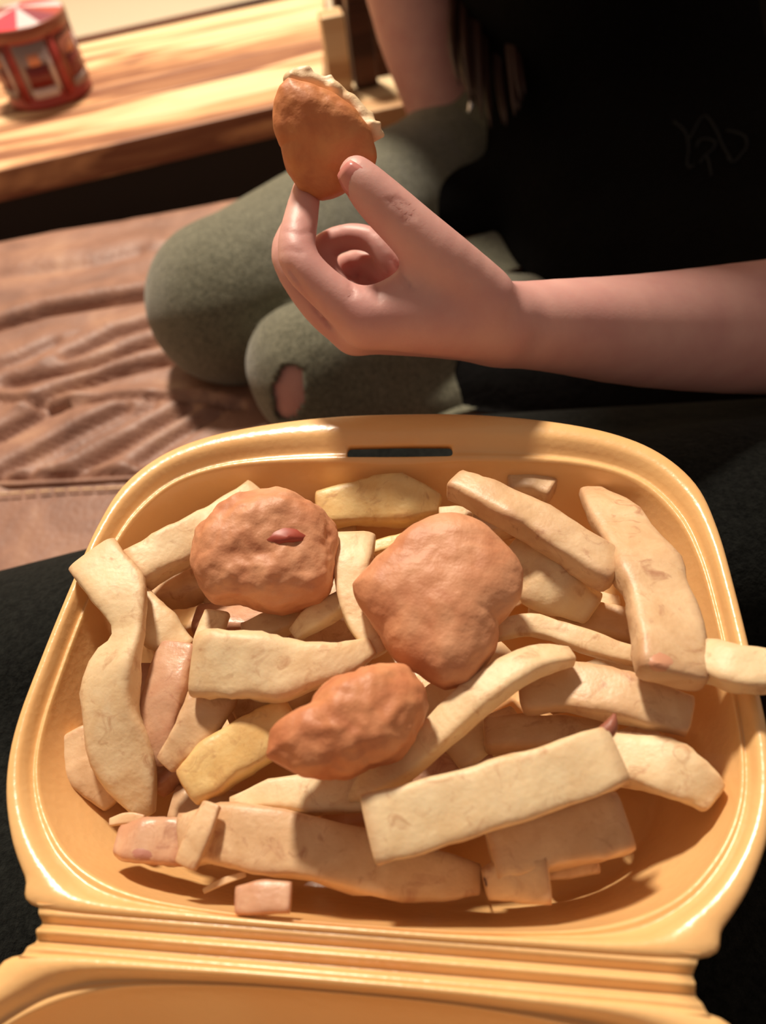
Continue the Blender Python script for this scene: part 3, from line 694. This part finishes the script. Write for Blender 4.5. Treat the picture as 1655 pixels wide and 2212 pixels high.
# skin folds at the thumb joint, finger base and web
rc = (V1-CAM) @ RM; px_, py_ = rc[:, 0]/rc[:, 2]*F+CX, rc[:, 1]/rc[:, 2]*F+CY
hidden = np.full((400, 400), 9.0); gi = np.clip(((px_-500)/4).astype(int), 0, 399); gj = np.clip(((py_-300)/4).astype(int), 0, 399)
np.minimum.at(hidden, (gi, gj), rc[:, 2])
front = rc[:, 2] < hidden[gi, gj]+.004
for pl, dp, wd_ in [([(858, 428), (880, 446), (892, 470)], .0006, 5), ([(842, 432), (862, 452), (872, 478)], .0005, 5), ([(627, 582), (655, 625), (690, 672), (716, 706)], .0013, 6),
                    ([(752, 596), (760, 618), (762, 640)], .0009, 5), ([(800, 606), (816, 628), (818, 650)], .0009, 5), ([(846, 560), (868, 590), (890, 622)], .0012, 7), ([(600, 548), (622, 540), (650, 546)], .0004, 6), ([(612, 500), (650, 506), (684, 500)], .0005, 5)]:
    bst = np.full(len(V1), 1e9)
    for p, q in zip(pl[:-1], pl[1:]):
        ex_, ey_ = q[0]-p[0], q[1]-p[1]; t = np.clip(((px_-p[0])*ex_+(py_-p[1])*ey_)/(ex_**2+ey_**2), 0, 1)
        bst = np.minimum(bst, np.hypot(px_-p[0]-t*ex_, py_-p[1]-t*ey_))
    k = np.where(front, dp*np.exp(-(bst/wd_)**2), 0)
    dv = V1-CAM; V1 = V1+dv/np.linalg.norm(dv, axis=1)[:, None]*k[:, None]
elbow = W(1860, 690, .375)
HIP = Vector((.17, .68, -.080)); CH = Vector((.07, .63, .13)); NK = Vector((.03, .55, .26)); HD = Vector((.0, .50, .37))
SR, SL = Vector((.235, .47, .17)), Vector((-.105, .71, .19))
K1, K2 = W(495, 655, .55), W(668, 790, .50)
EL = W(955, 195, .70); WL_ = W(848, -110, .66)
body = [
    [(tuple(HIP), .095), (tuple(CH), .105), (tuple(NK+Vector((0, .02, -.03))), .055), (tuple(NK), .042), (tuple(HD), .05)],
    [(tuple(HD+Vector((0, 0, .025))), .078), (tuple(HD+Vector((-.025, -.03, -.01))), .062), (tuple(HD+Vector((-.04, -.05, -.045))), .034)],
    [(tuple(HD+Vector((-.072, -.068, .0))), .010), (tuple(HD+Vector((-.082, -.078, -.018))), .012)],
    [(tuple(CH+Vector((0, 0, .04))), .07), (tuple(SR), .052), (tuple(SR+(elbow-SR)*.5), .045), (tuple(elbow), .035)],
    [(tuple(CH+Vector((0, 0, .04))), .07), (tuple(SL), .050), (tuple(SL+(EL-SL)*.5), .042), (tuple(EL), .034)],
    [(tuple(EL), .034), (tuple(EL+(WL_-EL)*.5), .036), (tuple(WL_), .026), (tuple(WL_+Vector((-.01, -.02, .06))), .030), (tuple(WL_+Vector((-.005, -.05, .10))), .018)],
    [(tuple(HIP+Vector((-.05, .0, -.01))), .070), (tuple(W(1000, 350, .73)), .050), (tuple(W(750, 500, .64)), .050), (tuple(W(560, 620, .565)), .048), (tuple(K1), .047)],
    [(tuple(W(1450, 690, .66)), .030), (tuple(W(1200, 700, .62)), .030), (tuple(W(860, 740, .54)), .038), (tuple(K2), .0345)],
    [(tuple(K2), .0345), (tuple(W(700, 850, .505)), .032), (tuple(W(900, 870, .54)), .028), (tuple(W(1300, 830, .58)), .028)]]
V2, Q2 = caps_sdf(body, .02, .014, .006); V2[:, 2] = np.maximum(V2[:, 2], SEAT+.006)
bme = frompy('body', V1.tolist()+V2.tolist(), Q1.tolist()+(Q2+len(V1)).tolist())
keep(link('body', bme, M_SKIN), kid)
# thumb nail and forefinger
def nail(c, axis, nor, L, Wd):
    axis = axis.normalized(); nor = (nor-axis*nor.dot(axis)).normalized(); sd = axis.cross(nor); v = []; f = []
    for i in range(7):
        for j in range(7):
            a, b = i/6*2-1, j/6*2-1; wd = Wd*(1-.25*max(a, 0)**2-.08*abs(a))
            v.append(c+axis*(a*L)+sd*(b*wd)+nor*(-.0016*b*b-.0008*a*a))
    for i in range(6):
        for j in range(6): f.append((i*7+j, i*7+j+1, i*7+j+8, i*7+j+7))
    me = frompy('fingernail', v, f); o = link('fingernail', me, M_NAIL); md = o.modifiers.new('t', 'SOLIDIFY'); md.thickness = .0006; return keep(o, kid)
tt = W(770, 376, .240)-W(820, 432, .241); tv = (Vector(CAM)-W(770, 376, .240)).normalized()
nn = (tv*.92+(W(760, 420, .24)-W(790, 390, .24)).normalized()*.30)
nail(W(772, 384, .240)+nn.normalized()*.0061, tt, nn, .0056, .0047)

# leggings
legs = [
    [(tuple(HIP+Vector((-.05, .0, -.01))), .085), (tuple(W(1000, 350, .73)), .062), (tuple(W(750, 500, .64)), .062), (tuple(W(560, 620, .565)), .058), (tuple(K1), .056)],
    [(tuple(K1), .055), (tuple(W(640, 700, .58)), .050), (tuple(W(1100, 700, .66)), .045)],
    [(tuple(W(1450, 690, .66)), .040), (tuple(W(1200, 700, .62)), .038), (tuple(W(860, 740, .54)), .048), (tuple(K2), .0385)],
    [(tuple(K2), .038), (tuple(W(700, 850, .505)), .036), (tuple(W(900, 870, .54)), .036), (tuple(W(1300, 830, .58)), .040)]]
V3, Q3 = caps_sdf(legs, .012, .010, .003); V3[:, 2] = np.maximum(V3[:, 2], SEAT+.002)
keepf = []
for q in Q3:
    c = V3[q].mean(0); x, y, dd = proj(c)
    a = math.radians(8); dx, dy = x-624, y-850; ux, uy = dx*math.cos(a)+dy*math.sin(a), -dx*math.sin(a)+dy*math.cos(a)
    if (ux/36)**2+(uy/62)**2 < 1 and dd < .505: continue
    keepf.append(q.tolist())
lg = keep(link('leggings', frompy('leggings', V3.tolist(), keepf), M_LEG), kid)
md = lg.modifiers.new('thick', 'SOLIDIFY'); md.thickness = .0022; md.offset = -1

# t-shirt, plus black fill where lap and leggings lie in shade
shirt = [
    [(tuple(HIP+Vector((-.02, -.02, .0))), .120), (tuple(CH), .128), (tuple(NK+Vector((0, .02, -.05))), .07)],
    [(tuple(W(1205, 270, .70)), .078), (tuple(W(1600, 300, .66)), .10)],
    [(tuple(W(1230, 60, .72)), .085), (tuple(W(1650, 60, .68)), .11)],
    [(tuple(W(1300, 440, .66)), .070), (tuple(W(1720, 470, .60)), .09)],
    [(tuple(W(960, 470, .665)), .034), (tuple(W(1150, 445, .660)), .045), (tuple(W(1260, 590, .60)), .045), (tuple(W(1400, 640, .58)), .045)],  # black fill beside the hand, standing in for shaded lap and seat
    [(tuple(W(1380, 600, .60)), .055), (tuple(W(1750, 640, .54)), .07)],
    [(tuple(W(900, 830, .56)), .036), (tuple(W(1150, 840, .54)), .045), (tuple(W(1450, 830, .52)), .060), (tuple(W(1750, 830, .50)), .070)],  # added black hem over the lap, darkening it like leggings in shade
    [(tuple(CH+Vector((0, 0, .04))), .085), (tuple(SR), .066), (tuple(SR+(elbow-SR)*.5), .062)],
    [(tuple(CH+Vector((0, 0, .04))), .085), (tuple(SL), .072), (tuple(SL+(EL-SL)*.5), .066)]]
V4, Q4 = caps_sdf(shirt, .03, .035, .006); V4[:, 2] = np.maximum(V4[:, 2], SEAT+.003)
V4 = V4.tolist()
for i, p in enumerate(V4):
    k = noise.noise((p[0]*9+p[2]*5, p[1]*9, p[2]*14))*.010; V4[i] = [p[0]+k*.4, p[1]-k, p[2]+k*.3]
ts = keep(link('tshirt_shade_fill', frompy('tshirt_shade_fill', V4, Q4.tolist()), M_SHIRT), kid)
tbv = BVHTree.FromPolygons([Vector(p) for p in V4], [tuple(q) for q in Q4.tolist()])
def on_shirt(x, y, lift=.0008):
    d = (W(x, y, 1)-Vector(CAM)).normalized(); h = tbv.ray_cast(Vector(CAM), d); return (h[0] or W(x, y, .6))-d*lift
for pl in [[(1455, 262), (1472, 275), (1483, 290), (1488, 320), (1484, 350)], [(1490, 300), (1510, 262), (1525, 250), (1540, 268), (1552, 290), (1562, 315), (1580, 345)],
           [(1505, 318), (1515, 300), (1545, 305), (1540, 322), (1525, 335), (1512, 352)], [(1528, 338), (1534, 360), (1537, 380)], [(1570, 282), (1592, 286), (1610, 296), (1614, 315), (1600, 335), (1585, 350), (1572, 340)], [(1484, 350), (1490, 362), (1500, 356)]]:
    keep(link('printed_line', tube('printed_line', [on_shirt(*p) for p in catmull(pl, 14)], .0008, 6), M_PRINT), ts)
# hair: scalp cap and long hanging locks
hc = [[(tuple(HD+Vector((.012, .012, .040))), .085), (tuple(HD+Vector((.035, .035, -.01))), .070)], [(tuple(HD+Vector((.05, -.03, .0))), .035), (tuple(HD+Vector((.055, -.04, -.10))), .02)],
      [(tuple(HD+Vector((-.03, .05, .0))), .035), (tuple(HD+Vector((-.035, .055, -.10))), .02)]]
hr = keep(link('hair', sdf_mesh('hair', hc, .02, .02, .006), M_HAIR), kid)
for i in range(30):
    x = 985+random.random()*150; y = 150+150*(1-abs(x-1075)/100)+random.uniform(-20, 10); dp = .60+.03*random.random()
    e = W(x, y, dp); s = HD+Vector((-.05+.002*i, .03+.001*i, -.03)); m1 = W(x-20+random.uniform(-15, 15), -150, .63)
    P = catmull([s, s+Vector((-.01, .01, -.08)), m1, W(x-14+random.uniform(-6, 6), y*.45, dp+.01), e], 18)
    keep(link('hair_lock', tube('hair_lock', P, [.0075-.0062*(k/17)**1.6 if k < 17 else .0004 for k in range(18)], 8), M_HAIR), hr)
keep(link('metal_tag', tube('metal_tag', [W(1019, 210, .60), W(1017, 226, .60), W(1013, 244, .60)], [.0012, .002, .0014], 8), M_SILVER), kid)

# bruises and browned skin on single chips
def oval(x, y, rx, ry, a=0, n=12):
    a = math.radians(a); return [(x+rx*math.cos(t)*math.cos(a)-ry*math.sin(t)*math.sin(a), y+rx*math.cos(t)*math.sin(a)+ry*math.sin(t)*math.cos(a)) for t in [2*math.pi*k/n for k in range(n)]]
M_BRUISE = mat('purple_bruise', lin(182, 126, 110), .4); M_BLOT = mat('reddish_blotch', lin(206, 148, 116), .45)
stick(c18, 'bruise', oval(306, 1846, 28, 17, 10), M_BRUISE, .0003)
stick(c17, 'skin_patch', oval(1044, 1908, 9, 20, -10), M_BURN, .0006)
stick(c2, 'skin_edge', oval(276, 1240, 6, 36, -14), M_BURN, .0006)
stick(c6, 'blotch', oval(1425, 1432, 30, 24, 0), M_BLOT, .0005)
